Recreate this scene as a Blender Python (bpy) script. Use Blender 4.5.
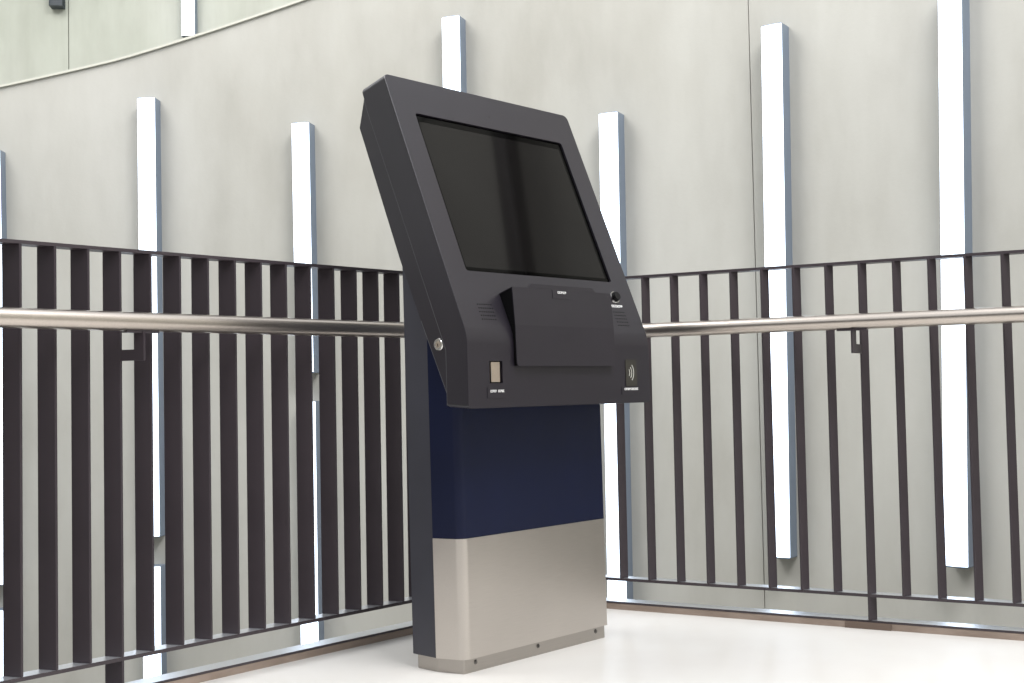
import bpy, bmesh, math, random
from mathutils import Vector, Matrix
from math import sin, cos, pi, radians as R
random.seed(7)
for o in list(bpy.data.objects): bpy.data.objects.remove(o, do_unlink=True)
sc = bpy.context.scene
C = sc.collection

# ---------------------------------------------------------------- camera
CAM_Z = 0.70772
PITCH, ROLL, FPX = 0.03882, -0.01971, 1200.0
F = Vector((0, cos(PITCH), sin(PITCH))); U0 = Vector((0, -sin(PITCH), cos(PITCH))); R0 = Vector((1, 0, 0))
RX = R0 * cos(ROLL) + U0 * sin(ROLL); UP = U0 * cos(ROLL) - R0 * sin(ROLL)
cd = bpy.data.cameras.new('camera'); cam = bpy.data.objects.new('camera', cd); C.objects.link(cam)
cam.matrix_world = Matrix(((RX.x, UP.x, -F.x, 0), (RX.y, UP.y, -F.y, 0), (RX.z, UP.z, -F.z, CAM_Z), (0, 0, 0, 1)))
cd.sensor_width = 36.0; cd.lens = 36.0 * FPX / 1024; cd.clip_start = 0.02; cd.clip_end = 200
sc.camera = cam

# ---------------------------------------------------------------- world, light, exposure
w = bpy.data.worlds.new('world'); sc.world = w; w.use_nodes = True
bg = w.node_tree.nodes['Background']; bg.inputs[0].default_value = (0.95, 0.98, 1.0, 1); bg.inputs[1].default_value = 0.8
def area(name, loc, target, sx, sy, power, col):
    l = bpy.data.lights.new(name, 'AREA'); l.shape = 'RECTANGLE'; l.size = sx; l.size_y = sy; l.energy = power; l.color = col
    o = bpy.data.objects.new(name, l); C.objects.link(o); o.location = loc
    o.rotation_euler = (Vector(target) - Vector(loc)).to_track_quat('-Z', 'Y').to_euler(); return o
area('skylight', (-3.4, 3.9, 5.9), (1.2, 4.2, 0.6), 3.0, 3.0, 190, (1.0, 0.985, 0.96))
area('kiosk_fill', (2.2, 0.9, 6.8), (0.4, 3.0, 0.5), 2.6, 2.6, 330, (1.0, 0.99, 0.99))  # added fill from upper right, brightens the kiosk's tilted face
sc.view_settings.view_transform = 'Standard'; sc.view_settings.look = 'None'
sc.view_settings.exposure = 0.40; sc.view_settings.gamma = 1.0; sc.view_settings.use_curve_mapping = False

# ---------------------------------------------------------------- helpers
def link(name, me, m=None, parent=None):
    o = bpy.data.objects.new(name, me); C.objects.link(o)
    if m is not None and not me.materials: me.materials.append(m)
    if parent is not None: o.parent = parent
    return o
def finish(bm, smooth=None):
    bmesh.ops.recalc_face_normals(bm, faces=bm.faces)
    me = bpy.data.meshes.new('m'); bm.to_mesh(me); bm.free()
    if smooth is not None:
        me.polygons.foreach_set('use_smooth', [True] * len(me.polygons))
        try: me.set_sharp_from_angle(angle=R(smooth))
        except Exception: pass
    return me
def obj(name, bm, m, parent=None, smooth=None): return link(name, finish(bm, smooth), m, parent)
def struct(o): o['kind'] = 'structure'; return o
def tag(o, label, cat, group=None):
    o['label'] = label; o['category'] = cat
    if group: o['group'] = group
    return o
def empty(name, loc=(0, 0, 0), rz=0):
    o = bpy.data.objects.new(name, None); C.objects.link(o); o.location = loc; o.rotation_euler = (0, 0, rz)
    o.empty_display_size = 0.1; return o
def prism(bm, a, b):
    """solid between two matching closed loops of points"""
    va = [bm.verts.new(p) for p in a]; vb = [bm.verts.new(p) for p in b]; n = len(a)
    fs = [bm.faces.new(va), bm.faces.new(vb[::-1])]
    for i in range(n): fs.append(bm.faces.new((va[i], vb[i], vb[(i + 1) % n], va[(i + 1) % n])))
    return va, vb, fs
def upright(bm, poly, z0, z1): return prism(bm, [(x, y, z0) for x, y in poly], [(x, y, z1) for x, y in poly])
def bx(bm, x0, x1, y0, y1, z0, z1): return upright(bm, [(x0, y0), (x1, y0), (x1, y1), (x0, y1)], z0, z1)
def bevel(bm, edges, off, seg=2):
    bmesh.ops.bevel(bm, geom=list(edges), offset=off, segments=seg, profile=0.5, affect='EDGES', clamp_overlap=True)
def tube(bm, pts, r, n=24):
    pts = [Vector(p) for p in pts]; rings = []
    for i, p in enumerate(pts):
        a = (pts[i] - pts[i - 1]).normalized() if i else (pts[1] - pts[0]).normalized()
        b = (pts[i + 1] - pts[i]).normalized() if i < len(pts) - 1 else a
        t = (a + b).normalized(); s = t.cross(Vector((0, 0, 1))).normalized(); k = 1 / max(0.3, t.dot(a))
        v = s.cross(t)
        rings.append([bm.verts.new(p + s * (cos(2 * pi * j / n) * r * k) + v * (sin(2 * pi * j / n) * r)) for j in range(n)])
    for a, b in zip(rings, rings[1:]):
        for j in range(n): bm.faces.new((a[j], a[(j + 1) % n], b[(j + 1) % n], b[j]))
    bm.faces.new(rings[0]); bm.faces.new(rings[-1][::-1])
def disc(bm, c, ax, r, h, n=24, r2=None):
    """cylinder from c along ax"""
    c = Vector(c); ax = Vector(ax).normalized(); s = ax.orthogonal().normalized(); t = ax.cross(s); r2 = r if r2 is None else r2
    prism(bm, [c + s * cos(2 * pi * j / n) * r + t * sin(2 * pi * j / n) * r for j in range(n)],
          [c + ax * h + s * cos(2 * pi * j / n) * r2 + t * sin(2 * pi * j / n) * r2 for j in range(n)])

# ---------------------------------------------------------------- materials
class NT:
    def __init__(s, name):
        s.m = bpy.data.materials.new(name); s.m.use_nodes = True; s.t = s.m.node_tree; s.b = s.t.nodes['Principled BSDF']
    def n(s, ty, **kw):
        x = s.t.nodes.new(ty)
        for k, v in kw.items():
            if k in x.inputs.keys(): x.inputs[k].default_value = v
            else: setattr(x, k, v)
        return x
    def l(s, a, b): s.t.links.new(a, b)
    def coord(s, scale=(1, 1, 1)):
        tc = s.n('ShaderNodeTexCoord'); mp = s.n('ShaderNodeMapping'); mp.inputs['Scale'].default_value = scale
        s.l(tc.outputs['Object'], mp.inputs['Vector']); return mp.outputs[0]
    def noise(s, scale, detail=4, cs=(1, 1, 1), rough=0.55):
        x = s.n('ShaderNodeTexNoise', Scale=scale, Detail=detail, Roughness=rough); s.l(s.coord(cs), x.inputs['Vector']); return x.outputs['Fac']
    def ramp(s, fac, stops):
        x = s.n('ShaderNodeValToRGB'); e = x.color_ramp.elements
        while len(e) < len(stops): e.new(0.5)
        for q, (p, c) in zip(e, stops): q.position = p; q.color = (*c, 1)
        s.l(fac, x.inputs[0]); return x.outputs[0]
    def mix(s, fac, a, b, mode='MIX'):
        x = s.n('ShaderNodeMix', data_type='RGBA', blend_type=mode)
        if isinstance(fac, (int, float)): x.inputs[0].default_value = fac
        else: s.l(fac, x.inputs[0])
        for v, i in ((a, 6), (b, 7)):
            if isinstance(v, tuple): x.inputs[i].default_value = (*v, 1)
            else: s.l(v, x.inputs[i])
        return x.outputs[2]
    def bump(s, h, strength, dist=0.002):
        x = s.n('ShaderNodeBump', Strength=strength, Distance=dist); s.l(h, x.inputs['Height']); s.l(x.outputs[0], s.b.inputs['Normal'])
    def setp(s, **kw):
        for k, v in kw.items(): s.b.inputs[k.replace('_', ' ')].default_value = (*v, 1) if isinstance(v, tuple) else v
        return s
def paint(name, col, rough, spec=0.5, metal=0.0, grain=0.0, gs=900):
    s = NT(name).setp(Base_Color=col, Roughness=rough, Metallic=metal); s.b.inputs['Specular IOR Level'].default_value = spec
    if grain:
        nz = s.noise(gs, 2); s.bump(nz, grain, 0.0004)
        big = s.noise(5, 3); c = s.ramp(big, [(0.3, tuple(v * 0.9 for v in col)), (0.7, tuple(min(1, v * 1.1) for v in col))]); s.l(c, s.b.inputs['Base Color'])
    return s.m
def concrete(name, a, b, c, sk=0.3):
    s = NT(name).setp(Roughness=0.8)
    big = s.noise(0.9, 5, (1, 1, 0.6), 0.6); mid = s.noise(3.2, 6, (1, 1, 0.35), 0.6); fine = s.noise(60, 3)
    streak = s.noise(2.2, 4, (1.6, 1.6, 0.12), 0.6)
    col = s.ramp(big, [(0.3, a), (0.52, b), (0.75, c)])
    col = s.mix(0.55, col, s.ramp(mid, [(0.3, (0.80, 0.79, 0.765)), (0.5, (0.97, 0.965, 0.95)), (0.72, (1.10, 1.10, 1.09))]), 'MULTIPLY')
    col = s.mix(sk, col, s.ramp(streak, [(0.3, (0.88, 0.875, 0.86)), (0.6, (1.04, 1.04, 1.04))]), 'MULTIPLY')
    s.l(col, s.b.inputs['Base Color']); s.bump(s.mix(0.4, mid, fine), 0.25, 0.004); return s.m
M = {}
M['wall'] = concrete('pale_concrete', (0.46, 0.45, 0.41), (0.51, 0.505, 0.47), (0.545, 0.54, 0.51))
M['wall_upper'] = concrete('upper_concrete', (0.46, 0.48, 0.41), (0.56, 0.58, 0.51), (0.63, 0.64, 0.58), 0.9)
M['wall_dark'] = paint('dark_panelling', (0.055, 0.05, 0.05), 0.6)
M['joint'] = paint('dark_joint', (0.16, 0.155, 0.145), 0.9)
M['rim'] = paint('cream_rim', (0.62, 0.62, 0.55), 0.6); M['floor_low'] = paint('white_terrazzo', (0.85, 0.85, 0.82), 0.5)
s = NT('pale_floor').setp(Roughness=0.45)
s.l(s.mix(0.5, (0.66, 0.645, 0.62), s.ramp(s.noise(2.5, 5), [(0.3, (0.58, 0.55, 0.525)), (0.7, (0.68, 0.67, 0.65))])), s.b.inputs['Base Color'])
s.bump(s.noise(180, 2), 0.1, 0.001); M['floor'] = s.m
s = NT('brown_fascia').setp(Roughness=0.55)
s.l(s.ramp(s.noise(9, 5, (1, 1, 3)), [(0.3, (0.26, 0.20, 0.16)), (0.7, (0.38, 0.30, 0.25))]), s.b.inputs['Base Color']); M['fascia'] = s.m
M['foot_shade'] = paint('brown_foot_shade', (0.16, 0.115, 0.09), 0.6)
M['rail_paint'] = paint('dark_railing_paint', (0.050, 0.039, 0.046), 0.42, 0.5, 0, 0.15, 300)
M['rail_sheen'] = paint('painted_rail_sheen', (0.62, 0.64, 0.68), 0.28, 0.5, 0.8)  # sheen of light on the rail tops, put into a paler metal colour
def brushed(name, col, rough, cs, scale, b=0.08, metal=1.0):
    s = NT(name).setp(Metallic=metal)
    nz = s.noise(scale, 3, cs, 0.6); big = s.noise(2.5, 3)
    c = s.mix(0.5, s.ramp(nz, [(0.3, tuple(v * 0.9 for v in col)), (0.7, tuple(min(1, v * 1.06) for v in col))]),
              s.ramp(big, [(0.3, tuple(v * 0.9 for v in col)), (0.7, tuple(min(1, v * 1.05) for v in col))]))
    s.l(c, s.b.inputs['Base Color'])
    x = s.n('ShaderNodeMapRange'); x.inputs[3].default_value = rough * 0.85; x.inputs[4].default_value = rough * 1.15
    s.l(nz, x.inputs[0]); s.l(x.outputs[0], s.b.inputs['Roughness']); s.bump(nz, b, 0.0006); return s.m
M['handrail'] = brushed('satin_steel', (0.60, 0.54, 0.49), 0.30, (1, 1, 1), 250, 0.03)
M['steel'] = brushed('brushed_steel', (0.60, 0.56, 0.52), 0.33, (0.02, 0.6, 1), 900, 0.12)
M['steel_dark'] = brushed('plinth_steel', (0.44, 0.41, 0.38), 0.36, (0.02, 0.6, 1), 900, 0.12); M['screw'] = paint('screw_steel', (0.22, 0.21, 0.20), 0.3, 0.5, 1.0)
M['body'] = paint('charcoal_powder_coat', (0.018, 0.015, 0.022), 0.35, 0.6, 0, 0.25, 1400)
M['column'] = paint('navy_powder_coat', (0.0035, 0.007, 0.032), 0.42, 0.28, 0, 0.2, 1400)
M['column_side'] = paint('slate_powder_coat', (0.040, 0.040, 0.054), 0.42, 0.5, 0, 0.2, 1400)
M['screen'] = paint('black_glass', (0.006, 0.0055, 0.0055), 0.05, 0.22)
M['black'] = paint('black_plastic', (0.004, 0.004, 0.0045), 0.4, 0.2); M['border'] = paint('black_glass_border', (0.001, 0.001, 0.001), 0.06, 0.08)
M['chrome'] = paint('chrome', (0.75, 0.74, 0.72), 0.18, 0.5, 1.0)
M['silver'] = brushed('silver_reader', (0.72, 0.62, 0.52), 0.4, (1, 1, 1), 300, 0.05)
M['print'] = paint('white_print', (0.85, 0.85, 0.85), 0.5)
M['print_dim'] = paint('grey_print', (0.60, 0.60, 0.56), 0.5)
M['olive'] = paint('olive_black_panel', (0.040, 0.037, 0.030), 0.35)
M['housing'] = paint('light_housing', (0.24, 0.29, 0.37), 0.4, 0.5, 0.3)  # blue LED tint on the strip sides is put into this base colour
M['cap'] = paint('dark_end_cap', (0.05, 0.06, 0.07), 0.5)
s = NT('lit_diffuser').setp(Base_Color=(0.85, 0.9, 0.95), Roughness=0.35)
s.b.inputs['Emission Color'].default_value = (0.70, 0.83, 1.0, 1); s.b.inputs['Emission Strength'].default_value = 2.4
M['diffuser'] = s.m
M['seam_glint'] = paint('grey_seam_glint', (0.10, 0.10, 0.11), 0.4)

# ---------------------------------------------------------------- setting: curved concrete walls
WX, WY, R1, R2 = -2.28, 0.26, 5.99, 8.2
def cyl(phi, r, z): return (WX + r * sin(R(phi)), WY + r * cos(R(phi)), z)
RIM = [(-90, 1.5), (-30, 1.72), (-10, 2.19), (-4.61, 2.313), (-3.63, 2.334), (-1.16, 2.39), (2.38, 2.468), (5.89, 2.563), (9.12, 2.65), (12.27, 2.732), (45, 3.6), (75, 4.6), (130, 4.6)]
def rim(p):
    for (a, za), (b, zb) in zip(RIM, RIM[1:]):
        if a <= p <= b: return za + (zb - za) * (p - a) / (b - a)
    return RIM[-1][1]
def shell(bm, p0, p1, ra, rb, zlo, top, step=1.0):
    n = max(2, int(abs(p1 - p0) / step)); cols = []
    for i in range(n + 1):
        p = p0 + (p1 - p0) * i / n; lo = zlo(p) if callable(zlo) else zlo; hi = top(p) if callable(top) else top
        cols.append([bm.verts.new(cyl(p, ra, lo)), bm.verts.new(cyl(p, rb, lo)), bm.verts.new(cyl(p, rb, hi)), bm.verts.new(cyl(p, ra, hi))])
    for a, b in zip(cols, cols[1:]):
        for j in range(4): bm.faces.new((a[j], b[j], b[(j + 1) % 4], a[(j + 1) % 4]))
    bm.faces.new(cols[0]); bm.faces.new(cols[-1][::-1])
ZLOW = -3.0
bm = bmesh.new(); shell(bm, -90, 116, R1 + 0.012, R1 + 0.22, ZLOW, lambda p: rim(p) - 0.01)
wall_back = struct(obj('wall_back', bm, M['joint'], smooth=40))
JT = [-90, -48, -7.1, 34.0, 75, 116]
for a, b in zip(JT, JT[1:]):
    bm = bmesh.new(); g = 0.020; shell(bm, a + g, b - g, R1, R1 + 0.0118, ZLOW, rim, 0.7)
    obj('concrete_panel', bm, M['wall'], wall_back, smooth=40)
bm = bmesh.new(); shell(bm, -90, 116, R1 - 0.012, R1 + 0.23, lambda p: rim(p) + 0.0005, lambda p: rim(p) + 0.013)
obj('wall_coping', bm, M['rim'], wall_back, smooth=40)
bm = bmesh.new(); shell(bm, -75, 75, R2 + 0.012, R2 + 0.22, 0.5, 5.6)
wall_upper = struct(obj('wall_back_upper', bm, M['joint'], smooth=40))
for a, b in ((-75, -42), (-42, -5.75), (-5.75, 30.5), (30.5, 75)):
    bm = bmesh.new(); g = 0.02; shell(bm, a + g, b - g, R2, R2 + 0.0118, 0.5, 5.6)
    obj('concrete_panel', bm, M['wall_upper'], wall_upper, smooth=40)
bm = bmesh.new(); shell(bm, 116.2, 269.8, R1, R1 + 0.22, ZLOW, 4.8, 2)
struct(obj('wall_front', bm, M['wall_dark'], smooth=40))
bm = bmesh.new(); 
def slope(z): return 48.55 + (3.24 - z) * 6.0
prism(bm, [cyl(slope(2.2) - 0.5, R1 - 0.10, 2.2), cyl(slope(2.2) + 0.5, R1 - 0.10, 2.2), cyl(slope(2.2) + 0.5, R1 - 0.004, 2.2), cyl(slope(2.2) - 0.5, R1 - 0.004, 2.2)],
      [cyl(slope(3.5) - 0.5, R1 - 0.10, 3.5), cyl(slope(3.5) + 0.5, R1 - 0.10, 3.5), cyl(slope(3.5) + 0.5, R1 - 0.004, 3.5), cyl(slope(3.5) - 0.5, R1 - 0.004, 3.5)])
struct(obj('reflection_bar', bm, M['wall_dark'], smooth=40))
# (unseen dark sloping bar, added off frame to give the screen its dark band)
# ---------------------------------------------------------------- railing path
def arc(x, y, a, L, k, n):
    P = [(x, y)]
    for i in range(n - 1):
        t = a - k * (i + 0.5) * L; P.append((P[-1][0] + L * cos(t), P[-1][1] + L * sin(t)))
    return P
LL, LR = 0.08106, 0.09635
PL = arc(-1.07918, 2.64228, 0.85040, LL, 0.01259, 15)
PR = arc(0.41104, 3.78433, -0.50298, LR, -0.00218, 12)
dL = Vector((PL[-1][0] - PL[0][0], PL[-1][1] - PL[0][1])).normalized(); dR = Vector((PR[-1][0] - PR[0][0], PR[-1][1] - PR[0][1])).normalized()
CORNER = (0.0931, 3.9587)
NL_EXT, NR_EXT = 14, 12
def ext(p, d, s): return (p[0] + d.x * s, p[1] + d.y * s)
farL = ext(PL[0], dL, -LL * (NL_EXT + 0.5)); farR = ext(PR[-1], dR, LR * (NR_EXT + 0.5))
PATH = [farL] + PL + [CORNER] + PR + [farR]
def offset(path, off):
    """inward (towards the platform) offset of the path, mitred"""
    out = []
    for i, p in enumerate(path):
        a = Vector(p) - Vector(path[i - 1]) if i else None; b = Vector(path[i + 1]) - Vector(p) if i < len(path) - 1 else None
        a = (a or b).normalized(); b = (b or a).normalized()
        na = Vector((a.y, -a.x)); nb = Vector((b.y, -b.x)); m = (na + nb).normalized(); k = off / m.dot(na)
        out.append((p[0] + m.x * k, p[1] + m.y * k))
    return out
def band(bm, path, o0, o1, z0, z1):
    a = offset(path, o0); b = offset(path, o1)
    rows = [[bm.verts.new((p[0], p[1], z0)), bm.verts.new((q[0], q[1], z0)), bm.verts.new((q[0], q[1], z1)), bm.verts.new((p[0], p[1], z1))] for p, q in zip(a, b)]
    for r, t in zip(rows, rows[1:]):
        for j in range(4): bm.faces.new((r[j], t[j], t[(j + 1) % 4], r[(j + 1) % 4]))
    bm.faces.new(rows[0]); bm.faces.new(rows[-1][::-1])
# floor slab: bounded by the railing line and the round wall behind the camera
def to_circle(p, d):
    ox, oy = p[0] - WX, p[1] - WY; b = ox * d.x + oy * d.y; c = ox * ox + oy * oy - 5.95 ** 2
    s = -b + math.sqrt(b * b - c); return (p[0] + d.x * s, p[1] + d.y * s)
eL = to_circle(PL[0], -dL); eR = to_circle(PR[-1], dR)
aL = math.atan2(eL[0] - WX, eL[1] - WY); aR = math.atan2(eR[0] - WX, eR[1] - WY)
ring = [(WX + 5.95 * sin(aR + (aL + 2 * pi - aR) * i / 48), WY + 5.95 * cos(aR + (aL + 2 * pi - aR) * i / 48)) for i in range(1, 48)]
edge = [eL] + PL + [CORNER] + PR + [eR]
bm = bmesh.new(); upright(bm, edge + ring, -0.30, 0.0)
struct(obj('floor', bm, M['floor']))
bm = bmesh.new(); disc(bm, (WX, WY, ZLOW - 0.1), (0, 0, 1), 8.3, 0.1, 64)
struct(obj('floor_lower', bm, M['floor_low']))
bm = bmesh.new(); band(bm, edge, -0.0005, -0.052, -0.30, 0.0185)
trim = struct(obj('trim_1', bm, M['fascia']))

# ---------------------------------------------------------------- railing
BZ, TZ = 0.10, 1.05
rail = tag(empty('balcony_railing', (CORNER[0], CORNER[1], 0.02)), 'dark metal balcony railing of flat upright bars with round steel handrail behind the kiosk', 'railing')
def robj(name, bm, m, parent=rail, smooth=None, orig=None):
    me = finish(bm, smooth); me.transform(Matrix.Translation((-CORNER[0], -CORNER[1], -0.02)))
    o = link(name, me, m, rail if parent is None else parent); return o
def sheen_top(o):
    o.data.materials.append(M['rail_sheen'])
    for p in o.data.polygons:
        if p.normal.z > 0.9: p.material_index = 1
bm = bmesh.new(); band(bm, PATH, 0.002, -0.042, TZ - 0.002, TZ + 0.006); robj('top_rail', bm, M['rail_paint'])
bm = bmesh.new(); band(bm, PATH, 0.002, -0.042, BZ - 0.009, BZ); sheen_top(robj('bottom_rail', bm, M['rail_paint']))
bm = bmesh.new(); band(bm, PATH, 0.0, -0.055, 0.019, 0.025); sheen_top(robj('base_plate', bm, M['rail_paint']))
VL = dL * -0.0165 + Vector((-dL.y, dL.x)) * 0.0379
VL = VL * 1.17
VR = dR * 0.0166 + Vector((-dR.y, dR.x)) * 0.0222
TH = 0.0075
def bar_mesh(v, d, sgn, z0, z1):
    t = Vector((-v.y, v.x)).normalized() * TH
    if t.dot(d) * sgn < 0: t = -t
    a = Vector((0, 0)); poly = [a, a + v, a + v + t, a + t]
    bm = bmesh.new(); upright(bm, [(p.x, p.y) for p in poly], z0, z1)
    bmesh.ops.recalc_face_normals(bm, faces=bm.faces); bevel(bm, bm.edges, 0.0008, 1)
    me = finish(bm); me.materials.append(M['rail_paint']); return me
meL = bar_mesh(VL, dL, -1, 0, TZ - 0.002 - BZ); meR = bar_mesh(VR, dR, 1, 0, TZ - 0.002 - BZ)
pL = bar_mesh(VL, dL, -1, 0, TZ - 0.002 - 0.025); pR = bar_mesh(VR, dR, 1, 0, TZ - 0.002 - 0.025)
def place(me, name, p, z):
    o = link(name, me, None, rail); o.location = (p[0] - CORNER[0], p[1] - CORNER[1], z - 0.02); return o
allL = [ext(PL[0], dL, -LL * i) for i in range(NL_EXT, 0, -1)] + PL + [ext(PL[-1], dL, LL * i) for i in range(1, 8)]
allR = [ext(PR[0], dR, -LR * i) for i in range(3, 0, -1)] + PR + [ext(PR[-1], dR, LR * i) for i in range(1, NR_EXT + 1)]
postL = {NL_EXT + 3, NL_EXT + 3 - 14, NL_EXT + 3 + 14}; postR = {3 + 7, 3 + 7 + 12}
HLz, HRz = 0.880, 0.8785
hl = offset(PATH, 0.047)
def foot_shade_block(p, v, d):  # dark brown slab painting in the shade at the post foot
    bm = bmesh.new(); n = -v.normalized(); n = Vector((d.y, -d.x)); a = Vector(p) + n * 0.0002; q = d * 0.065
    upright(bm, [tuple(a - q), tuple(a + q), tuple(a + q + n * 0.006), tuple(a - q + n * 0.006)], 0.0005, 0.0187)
    robj('post_foot_shade', bm, M['foot_shade'])
for L, me, mp, posts, v, d, hz, ho in ((allL, meL, pL, postL, VL, dL, HLz, 0.047), (allR, meR, pR, postR, VR, dR, HRz, 0.047)):
    for i, p in enumerate(L):
        if i in posts:
            place(mp, 'post', p, 0.025); foot_shade_block(p, v, d)
            bm = bmesh.new(); n = -v.normalized(); n = n * (ho / n.dot(Vector((d.y, -d.x)))); n = n if L is allL else Vector((d.y, -d.x)) * ho - d * (ho * 0.18); t = Vector((-v.y, v.x)).normalized() * TH
            if t.dot(d) * (-1 if L is allL else 1) < 0: t = -t
            pp = Vector(p); zt = hz - 0.0225
            e = n.normalized() * 0.013
            def pl(a, b, z0, z1): upright(bm, [tuple(a), tuple(b), tuple(b + t), tuple(a + t)], z0, z1)
            pl(pp, pp + n + e, zt - 0.068, zt - 0.042); pl(pp + n - e, pp + n + e, zt - 0.0425, zt + 0.0005)
            q = d * 0.042; s_ = Vector((d.y, -d.x)) * 0.012; c = pp + n
            upright(bm, [tuple(c - q - s_), tuple(c + q - s_), tuple(c + q + s_), tuple(c - q + s_)], zt - 0.0035, zt + 0.003)
            robj('handrail_bracket', bm, M['rail_paint'])
        else: place(me, 'baluster', p, BZ)
bm = bmesh.new(); k = PATH.index(CORNER)
pts = [(p[0], p[1], HLz if i < k else HRz) for i, p in enumerate(hl)]
pts = [pts[0], pts[1], pts[8], pts[k - 1]] + [pts[k]] + [pts[k + 1], pts[k + 7], pts[-2], pts[-1]]
tube(bm, pts, 0.0225, 28); robj('handrail', bm, M['handrail'], smooth=50)

# ---------------------------------------------------------------- light strips on the walls
SW, SD = 0.092, 0.085
def strip(name, label, r, pt, pb, zt, zb, capb=0.004, group='upright light strips on the concrete wall'):
    """box fixture on the wall: bent-front glowing diffuser in a metal tray, two end caps"""
    pt -= 0.02; pb -= 0.02; base = Vector(cyl(pb, r, zb)); rz = -R(pb)
    e = tag(empty(name, base, rz), label, 'light', group)
    dx = r * (R(pt) - R(pb)); h = zt - zb        # local frame: x = along wall, -y = out of wall, z = up
    def P(x, y, z): return (x + dx * z / h, y, z)
    def bar(prof, z0, z1, bm):
        prism(bm, [P(x, y, z0) for x, y in prof], [P(x, y, z1) for x, y in prof])
    a = SW / 2
    bm = bmesh.new(); bar([(-a, 0), (a, 0), (a, -SD * 0.93), (-a, -SD * 0.93)], 0.002, h - 0.002, bm); obj('housing', bm, M['housing'], e)
    fr = [(a, -SD * 0.93 - 0.0003)] + [(a * cos(pi * i / 10), -SD * 0.955 - 0.007 * sin(pi * i / 10)) for i in range(11)] + [(-a, -SD * 0.93 - 0.0003)]
    bm = bmesh.new(); bar(fr, capb + 0.001, h - 0.003, bm); obj('diffuser', bm, M['diffuser'], e, smooth=40)
    out = [(a, 0), (a, -SD * 0.93)] + [(a * cos(pi * i / 10), -SD * 0.955 - 0.007 * sin(pi * i / 10)) for i in range(11)] + [(-a, -SD * 0.93), (-a, 0)]
    bm = bmesh.new(); bar(out, 0, capb if capb > 0.01 else 0.0018, bm); obj('end_cap', bm, M['cap'], e)
    bm = bmesh.new(); bar(out, h - 0.0018, h, bm); obj('end_cap', bm, M['housing'], e)
    return e
N1 = R1 - 0.0005
strip('wall_light', 'long white wall light strip cut by the left edge of the photo, upper of two', N1, -3.8, -3.5, 1.992, -0.245)
strip('wall_light', 'white wall light strip at the left edge of the photo, below a short gap', N1, -3.6, -3.6, -0.371, -2.5)
strip('wall_light', 'long white light strip behind the left railing, second from the left edge, upper piece', N1, 4.01, 4.08, 2.247, -0.016)
strip('wall_light', 'white light strip low down under the second strip from the left, across a gap', N1, 4.1, 4.1, -0.163, -2.4)
strip('wall_light', 'short white light strip left of the kiosk, third from the left edge, upper piece', N1, 12.01, 12.08, 2.075, 0.804)
strip('wall_light', 'bluish white light strip below the third strip from the left, seen between balusters', N1, 12.15, 12.15, 0.663, -1.6)
strip('wall_light', 'white light strip rising right behind the top of the kiosk screen', N1, 19.91, 19.91, 2.534, 0.27)
strip('wall_light', 'white light strip just right of the kiosk, partly hidden by its head', N1, 27.69, 27.58, 1.969, -0.50)
strip('wall_light', 'white light strip beside the thin vertical wall joint, second from the right', N1, 35.34, 35.05, 2.241, -0.032)
strip('wall_light', 'rightmost white light strip, running off the top of the photo', N1, 42.70, 42.2, 2.26, -0.014)
strip('wall_light', 'white light strip on the upper wall above the sloping white coping', R2 - 0.0005, 0.28, 0.28, 5.4, 3.235, 0.004)
strip('wall_light', 'dark lower end of a light on the upper wall at the top left corner', R2 - 0.0005, -6.2, -6.2, 5.4, 3.456, 0.09)

# ---------------------------------------------------------------- kiosk
LEAN = -0.0158; KZ = 0.1     # profile heights below are given from 0.1 above the floor
kio = tag(empty('information_kiosk', (-0.1301, 3.0002, 0), 0.8203), 'charcoal touchscreen kiosk with tilted screen head and brushed steel foot on pale floor', 'kiosk')
def wn(o):
    md = o.modifiers.new('weighted_normals', 'WEIGHTED_NORMAL'); md.mode = 'FACE_AREA'; md.weight = 80; md.keep_sharp = True
def kshear(me):
    me.transform(Matrix(((1, 0, LEAN, 0), (0, 1, 0, 0), (0, 0, 1, 0), (0, 0, 0, 1)))); return me
def kobj(name, bm, m, parent=None, smooth=35, pre=None):
    me = finish(bm, smooth)
    kshear(me); o = link(name, me, m, parent or kio)
    if smooth is not None: wn(o)
    return o
def K(pts): return [(p[0], p[1], p[2] + KZ) for p in pts]
CW, CD, W, D = 0.0272, 0.0776, 0.5638, 0.1646
def colpoly(i=0.0, dd=0.0): return [(-CW + i, D - dd), (-CW + i, CD + i * 0.4), (i * 0.3, i), (W - i * 0.3, i), (W + CW - i, CD + i * 0.4), (W + CW - i, D - dd)]
def vedges(bm, test): return [e for e in bm.edges if abs(e.verts[0].co.x - e.verts[1].co.x) < 1e-4 and abs(e.verts[0].co.y - e.verts[1].co.y) < 1e-4 and test(e.verts[0].co)]
# plinth
bm = bmesh.new(); upright(bm, colpoly(0.0085, 0.0085), 0.0, 0.0352); bevel(bm, vedges(bm, lambda c: True), 0.004, 3)
plinth = kobj('plinth', bm, M['steel_dark'])
for u in (0.0431, 0.2783, 0.5195):
    bm = bmesh.new(); disc(bm, (u, 0.0082, 0.0235), (0, -1, 0), 0.0062, 0.0022, 20, 0.0045)
    bx(bm, u - 0.0012, u + 0.0012, 0.0042, 0.0050, 0.0205, 0.0265)
    kobj('screw', bm, M['screw'], plinth)
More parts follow.
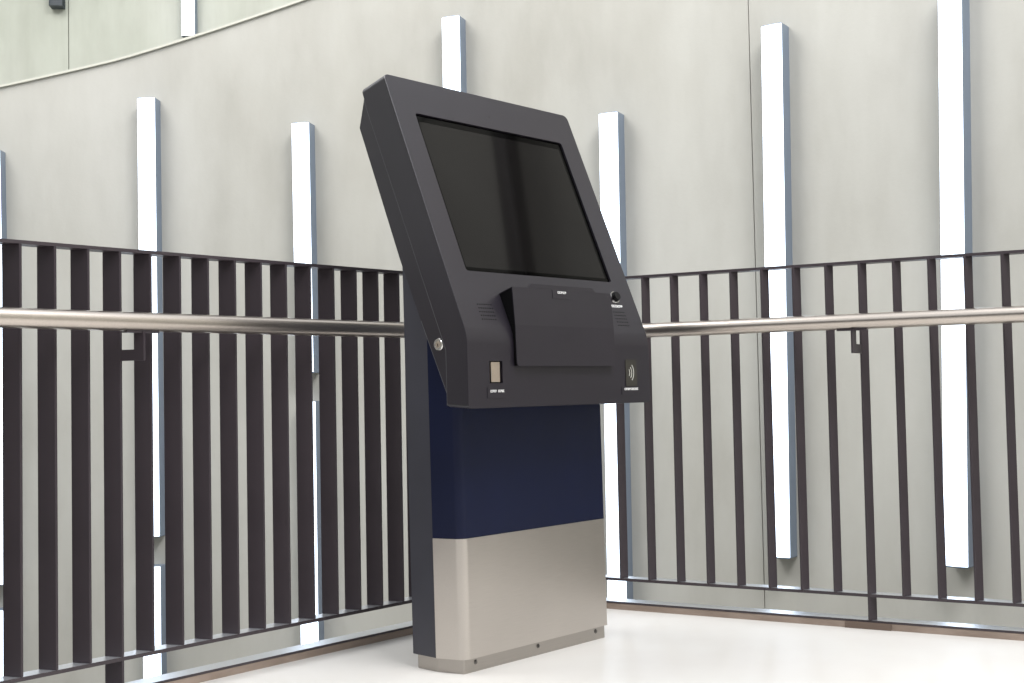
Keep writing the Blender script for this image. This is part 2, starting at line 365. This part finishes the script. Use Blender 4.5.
# column: side panels, navy front panel, steel cladding
bm = bmesh.new(); upright(bm, [(x, y) for x, y in colpoly(0.0022, 0.0)], 0.0356, 1.04); bevel(bm, vedges(bm, lambda c: c.y < 0.03 and c.x < 0.1), 0.021, 6)
kobj('column', bm, M['column_side'])
def wrap(z0, z1, th, name, m, rad):
    o = colpoly(0.0); a = o[1:5]
    inner = [(-CW + 0.0021, CD + 0.001), (0.0007, 0.0021), (W - 0.0007, 0.0021), (W + CW - 0.0021, CD + 0.001)]
    bm = bmesh.new(); upright(bm, a, z0, z1)
    bevel(bm, vedges(bm, lambda c: abs(c.x) < 1e-4 and abs(c.y) < 1e-4), rad, 8)
    bevel(bm, vedges(bm, lambda c: abs(c.x - W) < 1e-4 and abs(c.y) < 1e-4), 0.004, 3)
    return kobj(name, bm, m)
wrap(0.3355, 1.0, 0, 'front_panel', M['column'], 0.02)
wrap(0.0357, 0.3347, 0, 'steel_cladding', M['steel'], 0.02)
# head: front shell
UL, UR = -0.0686, 0.6561
FT = (0.1695, 1.4219); BD = (-0.1066, 0.7382); BF = (-0.1060, 0.5600); BB = (-0.0313, 0.5645); S2 = (-0.0322, 0.7036); S1 = (0.2488, 1.3713); BT = (0.2594, 1.3995)
prof = [FT, BD, BF, BB, S2, S1, BT]
bm = bmesh.new(); va, vb, fs = prism(bm, K([(UL, a, b) for a, b in prof]), K([(UR, a, b) for a, b in prof]))
bmesh.ops.recalc_face_normals(bm, faces=bm.faces)
def edge_between(a, b): return [e for e in a.link_edges if e.other_vert(a) is b][0]
ec = [edge_between(va[0], va[6]), edge_between(vb[0], vb[6])]; eb = [edge_between(va[2], va[3]), edge_between(vb[2], vb[3])]; em = edge_between(va[1], vb[1])
bevel(bm, ec, 0.018, 6)
eb = [e for e in bm.edges if abs(e.verts[0].co.z - e.verts[1].co.z) < 0.006 and abs(e.verts[0].co.x - e.verts[1].co.x) < 1e-5 and max(e.verts[0].co.z, e.verts[1].co.z) < KZ + 0.567]
bevel(bm, eb, 0.011, 4)
em = [e for e in bm.edges if all(abs(v.co.y - BD[0]) < 1e-4 and abs(v.co.z - KZ - BD[1]) < 1e-4 for v in e.verts)]
bevel(bm, em, 0.022, 6)
ol = [e for e in bm.edges if len(e.link_faces) == 2 and e.calc_face_angle(0) > R(50) and (all(v.co.x < UL + 0.03 for v in e.verts) or all(v.co.x > UR - 0.03 for v in e.verts) or True)]
bevel(bm, ol, 0.0022, 2)
head_me = finish(bm, 30)
# cut the screen opening and the reader recess
T = Vector((0, FT[0] - BD[0], FT[1] - BD[1])).normalized(); N = Vector((0, -T.z, T.y)); O = Vector((0, BD[0], BD[1] + KZ))
def face(u, v, h=0.0): return Vector((u, 0, 0)) + O + T * v + N * h
def low(u, z, h=0.0): return Vector((u, BD[0] - h, z + KZ))
def rrect(f, u0, u1, v0, v1, r, h, n=5):
    out = []
    for cx_, cy_, a0 in ((u1 - r, v1 - r, 0), (u0 + r, v1 - r, 90), (u0 + r, v0 + r, 180), (u1 - r, v0 + r, 270)):
        for i in range(n + 1): a = R(a0 + 90 * i / n); out.append(f(cx_ + r * cos(a), cy_ + r * sin(a), h))
    return out
def slab(bm, f, u0, u1, v0, v1, r, h0, h1): prism(bm, rrect(f, u0, u1, v0, v1, r, h0), rrect(f, u0, u1, v0, v1, r, h1))
SU0, SU1, SV0, SV1 = 0.002, 0.580, 0.1755, 0.6305
bmc = bmesh.new(); slab(bmc, face, SU0, SU1, SV0, SV1, 0.008, -0.010, 0.02); slab(bmc, low, 0.0065, 0.0525, 0.6205, 0.6750, 0.002, -0.012, 0.02)
tmp = link('tmp', head_me); cut = link('cut', finish(bmc))
md = tmp.modifiers.new('b', 'BOOLEAN'); md.operation = 'DIFFERENCE'; md.object = cut; md.solver = 'EXACT'
dg = bpy.context.evaluated_depsgraph_get(); dg.update()
me = bpy.data.meshes.new_from_object(tmp.evaluated_get(dg))
bpy.data.objects.remove(tmp, do_unlink=True); bpy.data.objects.remove(cut, do_unlink=True)
me.polygons.foreach_set('use_smooth', [True] * len(me.polygons)); me.set_sharp_from_angle(angle=R(40))
kshear(me); me.materials.clear(); head = link('screen_housing', me, M['body'], kio); wn(head)
bm = bmesh.new(); slab(bm, face, SU0 + 0.0004, SU1 - 0.0004, SV0 + 0.0004, SV1 - 0.0004, 0.0078, -0.0098, -0.006)
screen = kobj('touch_screen', bm, M['screen'])
bm = bmesh.new()
for a, b, c, d in ((SU0 + 0.0006, SU1 - 0.0006, SV1 - 0.020, SV1 - 0.0008), (SU0 + 0.0006, SU1 - 0.0006, SV0 + 0.0008, SV0 + 0.014), (SU0 + 0.0006, SU0 + 0.010, SV0 + 0.0142, SV1 - 0.0202), (SU1 - 0.014, SU1 - 0.0006, SV0 + 0.0142, SV1 - 0.0202)):
    slab(bm, face, a, b, c, d, 0.0005, -0.0059, -0.0056)
kobj('screen_border', bm, M['border'], screen, smooth=None)
# rear cover
R1p, R2p, R3p, R4p = (0.271, 1.2963), (0.128, 0.9397), (0.0564, 0.7789), (-0.0310, 0.5941)
inu = 0.0025
p2 = [(S1[0] + 0.0006, S1[1] - 0.001), (S2[0] + 0.0006, S2[1]), (BB[0] + 0.0006, 0.5665), R4p, R3p, R2p, R1p]
p2[2] = (-0.0306, 0.5660); p2[3] = (-0.0300, 0.5945)
bm = bmesh.new(); prism(bm, K([(UL + inu, a, b) for a, b in p2]), K([(UR - inu, a, b) for a, b in p2]))
bmesh.ops.recalc_face_normals(bm, faces=bm.faces); bevel(bm, [e for e in bm.edges if e.calc_face_angle(0) > R(50)], 0.0012, 1)
rear = kobj('rear_cover', bm, M['body'])
# cam lock on the left flank
bm = bmesh.new(); disc(bm, (UL + inu, -0.0060, 0.7179 + KZ), (-1, 0, 0), 0.0155, 0.0030, 32, 0.0140)
lock = kobj('cam_lock', bm, M['chrome'], rear, smooth=40)
bm = bmesh.new(); disc(bm, (UL + inu - 0.0031, -0.0060, 0.7179 + KZ), (-1, 0, 0), 0.0085, 0.0004, 24); kobj('lock_core', bm, M['silver'], lock, smooth=None)
bm = bmesh.new(); bx(bm, UL + inu - 0.0038, UL + inu - 0.0034, -0.0072, -0.0048, 0.7130 + KZ, 0.7200 + KZ); kobj('keyhole', bm, M['black'], lock, smooth=None)
# hood over the lower part of the screen face
h0, h1 = 0.0937, 0.4875
hp = [(-0.1146, 0.6625), (-0.1150, 0.7645), (-0.1100, 0.8600), (-0.0640, 0.8452), (-0.1060, 0.7400), (-0.1060, 0.6625)]
ins = 0.0006
hp = [(-0.1180, 0.6620), (-0.1160, 0.7645), (-0.1088, 0.8605), tuple((face(0, 0.1166, ins) - Vector((0, 0, KZ))).yz), (BD[0] - ins - 0.0002, 0.7384), (BD[0] - ins, 0.6620)]
body_p = [(p[0] + (0.0026 if i < 3 else 0), p[1] + (0.0015 if i in (0, 5) else -0.0018 if i in (2, 3) else 0)) for i, p in enumerate(hp)]
bm = bmesh.new(); prism(bm, K([(h0 + 0.0012, a, b) for a, b in body_p]), K([(h1 - 0.0012, a, b) for a, b in body_p]))
hood = kobj('hood', bm, M['black'], smooth=None)
fp = [hp[0], hp[1], hp[2], (hp[2][0] + 0.0022, hp[2][1] - 0.0010), (hp[1][0] + 0.0024, hp[1][1]), (hp[0][0] + 0.0024, hp[0][1])]
bm = bmesh.new(); prism(bm, K([(h0, a, b) for a, b in fp]), K([(h1, a, b) for a, b in fp])); bmesh.ops.recalc_face_normals(bm, faces=bm.faces)
bevel(bm, [e for e in bm.edges if all(v.co.z < KZ + 0.6625 for v in e.verts) and abs(e.verts[0].co.x - e.verts[1].co.x) < 1e-4], 0.011, 5)
front = kobj('hood_front', bm, M['body'], hood, smooth=None)
tp = [(hp[2][0] + 0.0023, hp[2][1] - 0.0004), hp[3], (hp[3][0], hp[3][1] - 0.0014), (hp[2][0] + 0.0023, hp[2][1] - 0.0016)]
bm = bmesh.new(); prism(bm, K([(h0, a, b) for a, b in tp]), K([(h1, a, b) for a, b in tp])); kobj('hood_top', bm, M['body'], hood, smooth=None)

bm = bmesh.new(); prism(bm, [(0.153, -0.1087, 0.8607 + KZ), (0.421, -0.1087, 0.8607 + KZ), (0.409, -0.1081, 0.8712 + KZ), (0.165, -0.1081, 0.8712 + KZ)],
                        [(0.153, -0.1060, 0.8598 + KZ), (0.421, -0.1060, 0.8598 + KZ), (0.409, -0.1057, 0.8704 + KZ), (0.165, -0.1057, 0.8704 + KZ)])
kobj('hood_lip', bm, M['body'], hood, smooth=None)
def hoodf(u, z, h=0.0):
    k = (z - 0.7645) / (0.8605 - 0.7645); return Vector((u, -0.1160 + 0.0072 * k - h, z + KZ))
def letters(f, u0, u1, zc, hgt, words, name, parent, h, m=None):
    bm = bmesh.new(); tot = sum(words) + 1.1 * (len(words) - 1); cw_ = (u1 - u0) / tot; x = u0
    for wn in words:
        for i in range(wn):
            k = random.random(); a, b = x + cw_ * 0.10, x + cw_ * 0.92; st = cw_ * 0.30
            # upright stroke plus one or two cross strokes: small capital-like shapes
            prism(bm, [f(a, zc - hgt / 2, h), f(a + st, zc - hgt / 2, h), f(a + st, zc + hgt / 2, h), f(a, zc + hgt / 2, h)],
                  [f(a, zc - hgt / 2, h + 0.0003), f(a + st, zc - hgt / 2, h + 0.0003), f(a + st, zc + hgt / 2, h + 0.0003), f(a, zc + hgt / 2, h + 0.0003)])
            for q in ([0.36, -0.36] if k < 0.4 else [0.36, 0.0] if k < 0.7 else [-0.36, 0.36, 0.0]):
                z0, z1 = zc + hgt * (q - 0.14), zc + hgt * (q + 0.14)
                prism(bm, [f(a + st, z0, h), f(b, z0, h), f(b, z1, h), f(a + st, z1, h)], [f(a + st, z0, h + 0.0003), f(b, z0, h + 0.0003), f(b, z1, h + 0.0003), f(a + st, z1, h + 0.0003)])
            x += cw_
        x += cw_ * 1.1
    return kobj(name, bm, m or M['print'], parent, smooth=None)
bm = bmesh.new(); slab(bm, hoodf, 0.2440, 0.3080, 0.8370, 0.8610, 0.002, 0.0003, 0.0009)
tab = kobj('label_plate', bm, M['body'], hood)
letters(hoodf, 0.2640, 0.2990, 0.8535, 0.0058, [5], 'lettering', tab, 0.00095)
# reader on the left, contactless panel on the right, their labels
bm = bmesh.new(); slab(bm, low, 0.0070, 0.0520, 0.6210, 0.6745, 0.0015, -0.0118, -0.0110); reader = kobj('card_reader', bm, M['black'])
bm = bmesh.new(); slab(bm, low, 0.0160, 0.0470, 0.6235, 0.6725, 0.001, -0.0109, -0.0045); kobj('reader_plate', bm, M['silver'], reader)
bm = bmesh.new(); slab(bm, low, -0.0040, 0.0590, 0.5840, 0.6120, 0.002, 0.0002, 0.0009); pl1 = kobj('label_plate', bm, M['body'], reader)
letters(low, 0.0060, 0.0550, 0.6013, 0.0060, [5, 5], 'lettering', pl1, 0.00095)
bm = bmesh.new(); slab(bm, low, 0.5455, 0.5955, 0.6075, 0.6800, 0.0015, 0.0002, 0.0012); ncf = kobj('contactless_panel', bm, M['olive'])
bm = bmesh.new()
for i, rr in enumerate((0.013, 0.022, 0.031)):
    n = 10; cu, cz_ = 0.5500, 0.6445; th = 0.0012; a0, a1 = -42, 42
    for j in range(n):
        a, b = R(a0 + (a1 - a0) * j / n), R(a0 + (a1 - a0) * (j + 1) / n)
        q = [(rr - th, a), (rr + th, a), (rr + th, b), (rr - th, b)]
        prism(bm, [low(cu + r_ * cos(t_), cz_ + r_ * sin(t_), 0.00125) for r_, t_ in q], [low(cu + r_ * cos(t_), cz_ + r_ * sin(t_), 0.0016) for r_, t_ in q])
kobj('contactless_symbol', bm, M['print_dim'], ncf, smooth=None)
bm = bmesh.new(); slab(bm, low, 0.5260, 0.6040, 0.5830, 0.6045, 0.002, 0.0002, 0.0009); pl2 = kobj('label_plate', bm, M['body'], ncf)
letters(low, 0.5370, 0.6000, 0.5990, 0.0062, [9], 'lettering', pl2, 0.00095)
# round port and its label, top right beside the hood
bm = bmesh.new(); disc(bm, face(0.5640, 0.1260, 0.0003), N, 0.0180, 0.006, 28, 0.0165); port = kobj('round_port', bm, M['chrome'])
bm = bmesh.new(); disc(bm, face(0.5640, 0.1260, 0.0065), N, 0.0150, 0.009, 28, 0.0120); kobj('port_barrel', bm, M['black'], port)
letters(face, 0.5405, 0.5900, 0.1000, 0.0075, [7], 'lettering', port, 0.0003)
# speaker holes: five slanting rows each side
def grille(u0, v1, cols, parent=None):
    bm = bmesh.new()
    for r_ in range(5):
        for c_ in range(cols):
            disc(bm, face(u0 + c_ * 0.0078 + (0.0 if r_ % 2 == 0 else 0.001), v1 - r_ * 0.0102, 0.0002), N, 0.0020, 0.0003, 8)
    return kobj('speaker_holes', bm, M['black'], smooth=None)
grille(0.0030, 0.0835, 7); grille(0.5400, 0.0815, 7)
bm = bmesh.new(); disc(bm, face(0.2930, 0.6690, 0.0002), N, 0.0016, 0.0004, 10); kobj('pinhole', bm, M['black'], smooth=None)
# fine grey seams between shell and rear cover, plus a painted edge highlight
def seam_glint(path, wd, parent, sides=((UL + inu - 0.0005, UL + inu + 0.0002), (UR - inu - 0.0002, UR - inu + 0.0005))):
    for x0, x1 in sides:
        bm = bmesh.new()
        for (a, b), (c, d) in zip(path, path[1:]):
            t = Vector((c - a, d - b)).normalized(); n = Vector((-t.y, t.x)) * wd / 2
            q = [(a + n.x, b + n.y), (c + n.x, d + n.y), (c - n.x, d - n.y), (a - n.x, b - n.y)]
            prism(bm, K([(x0, p[0], p[1]) for p in q]), K([(x1, p[0], p[1]) for p in q]))
        kobj('seam_glint', bm, M['seam_glint'], parent, smooth=None)
seam_glint([(S1[0] + 0.0016, S1[1] - 0.006), (S2[0] + 0.0018, S2[1]), (S2[0] + 0.0022, 0.5680)], 0.0014, rear)
seam_glint([(R3p[0] - 0.0014, R3p[1]), (R4p[0] - 0.0002, R4p[1] + 0.002)], 0.0014, rear)  # grey bead standing in for the highlight along the cover's rear edge
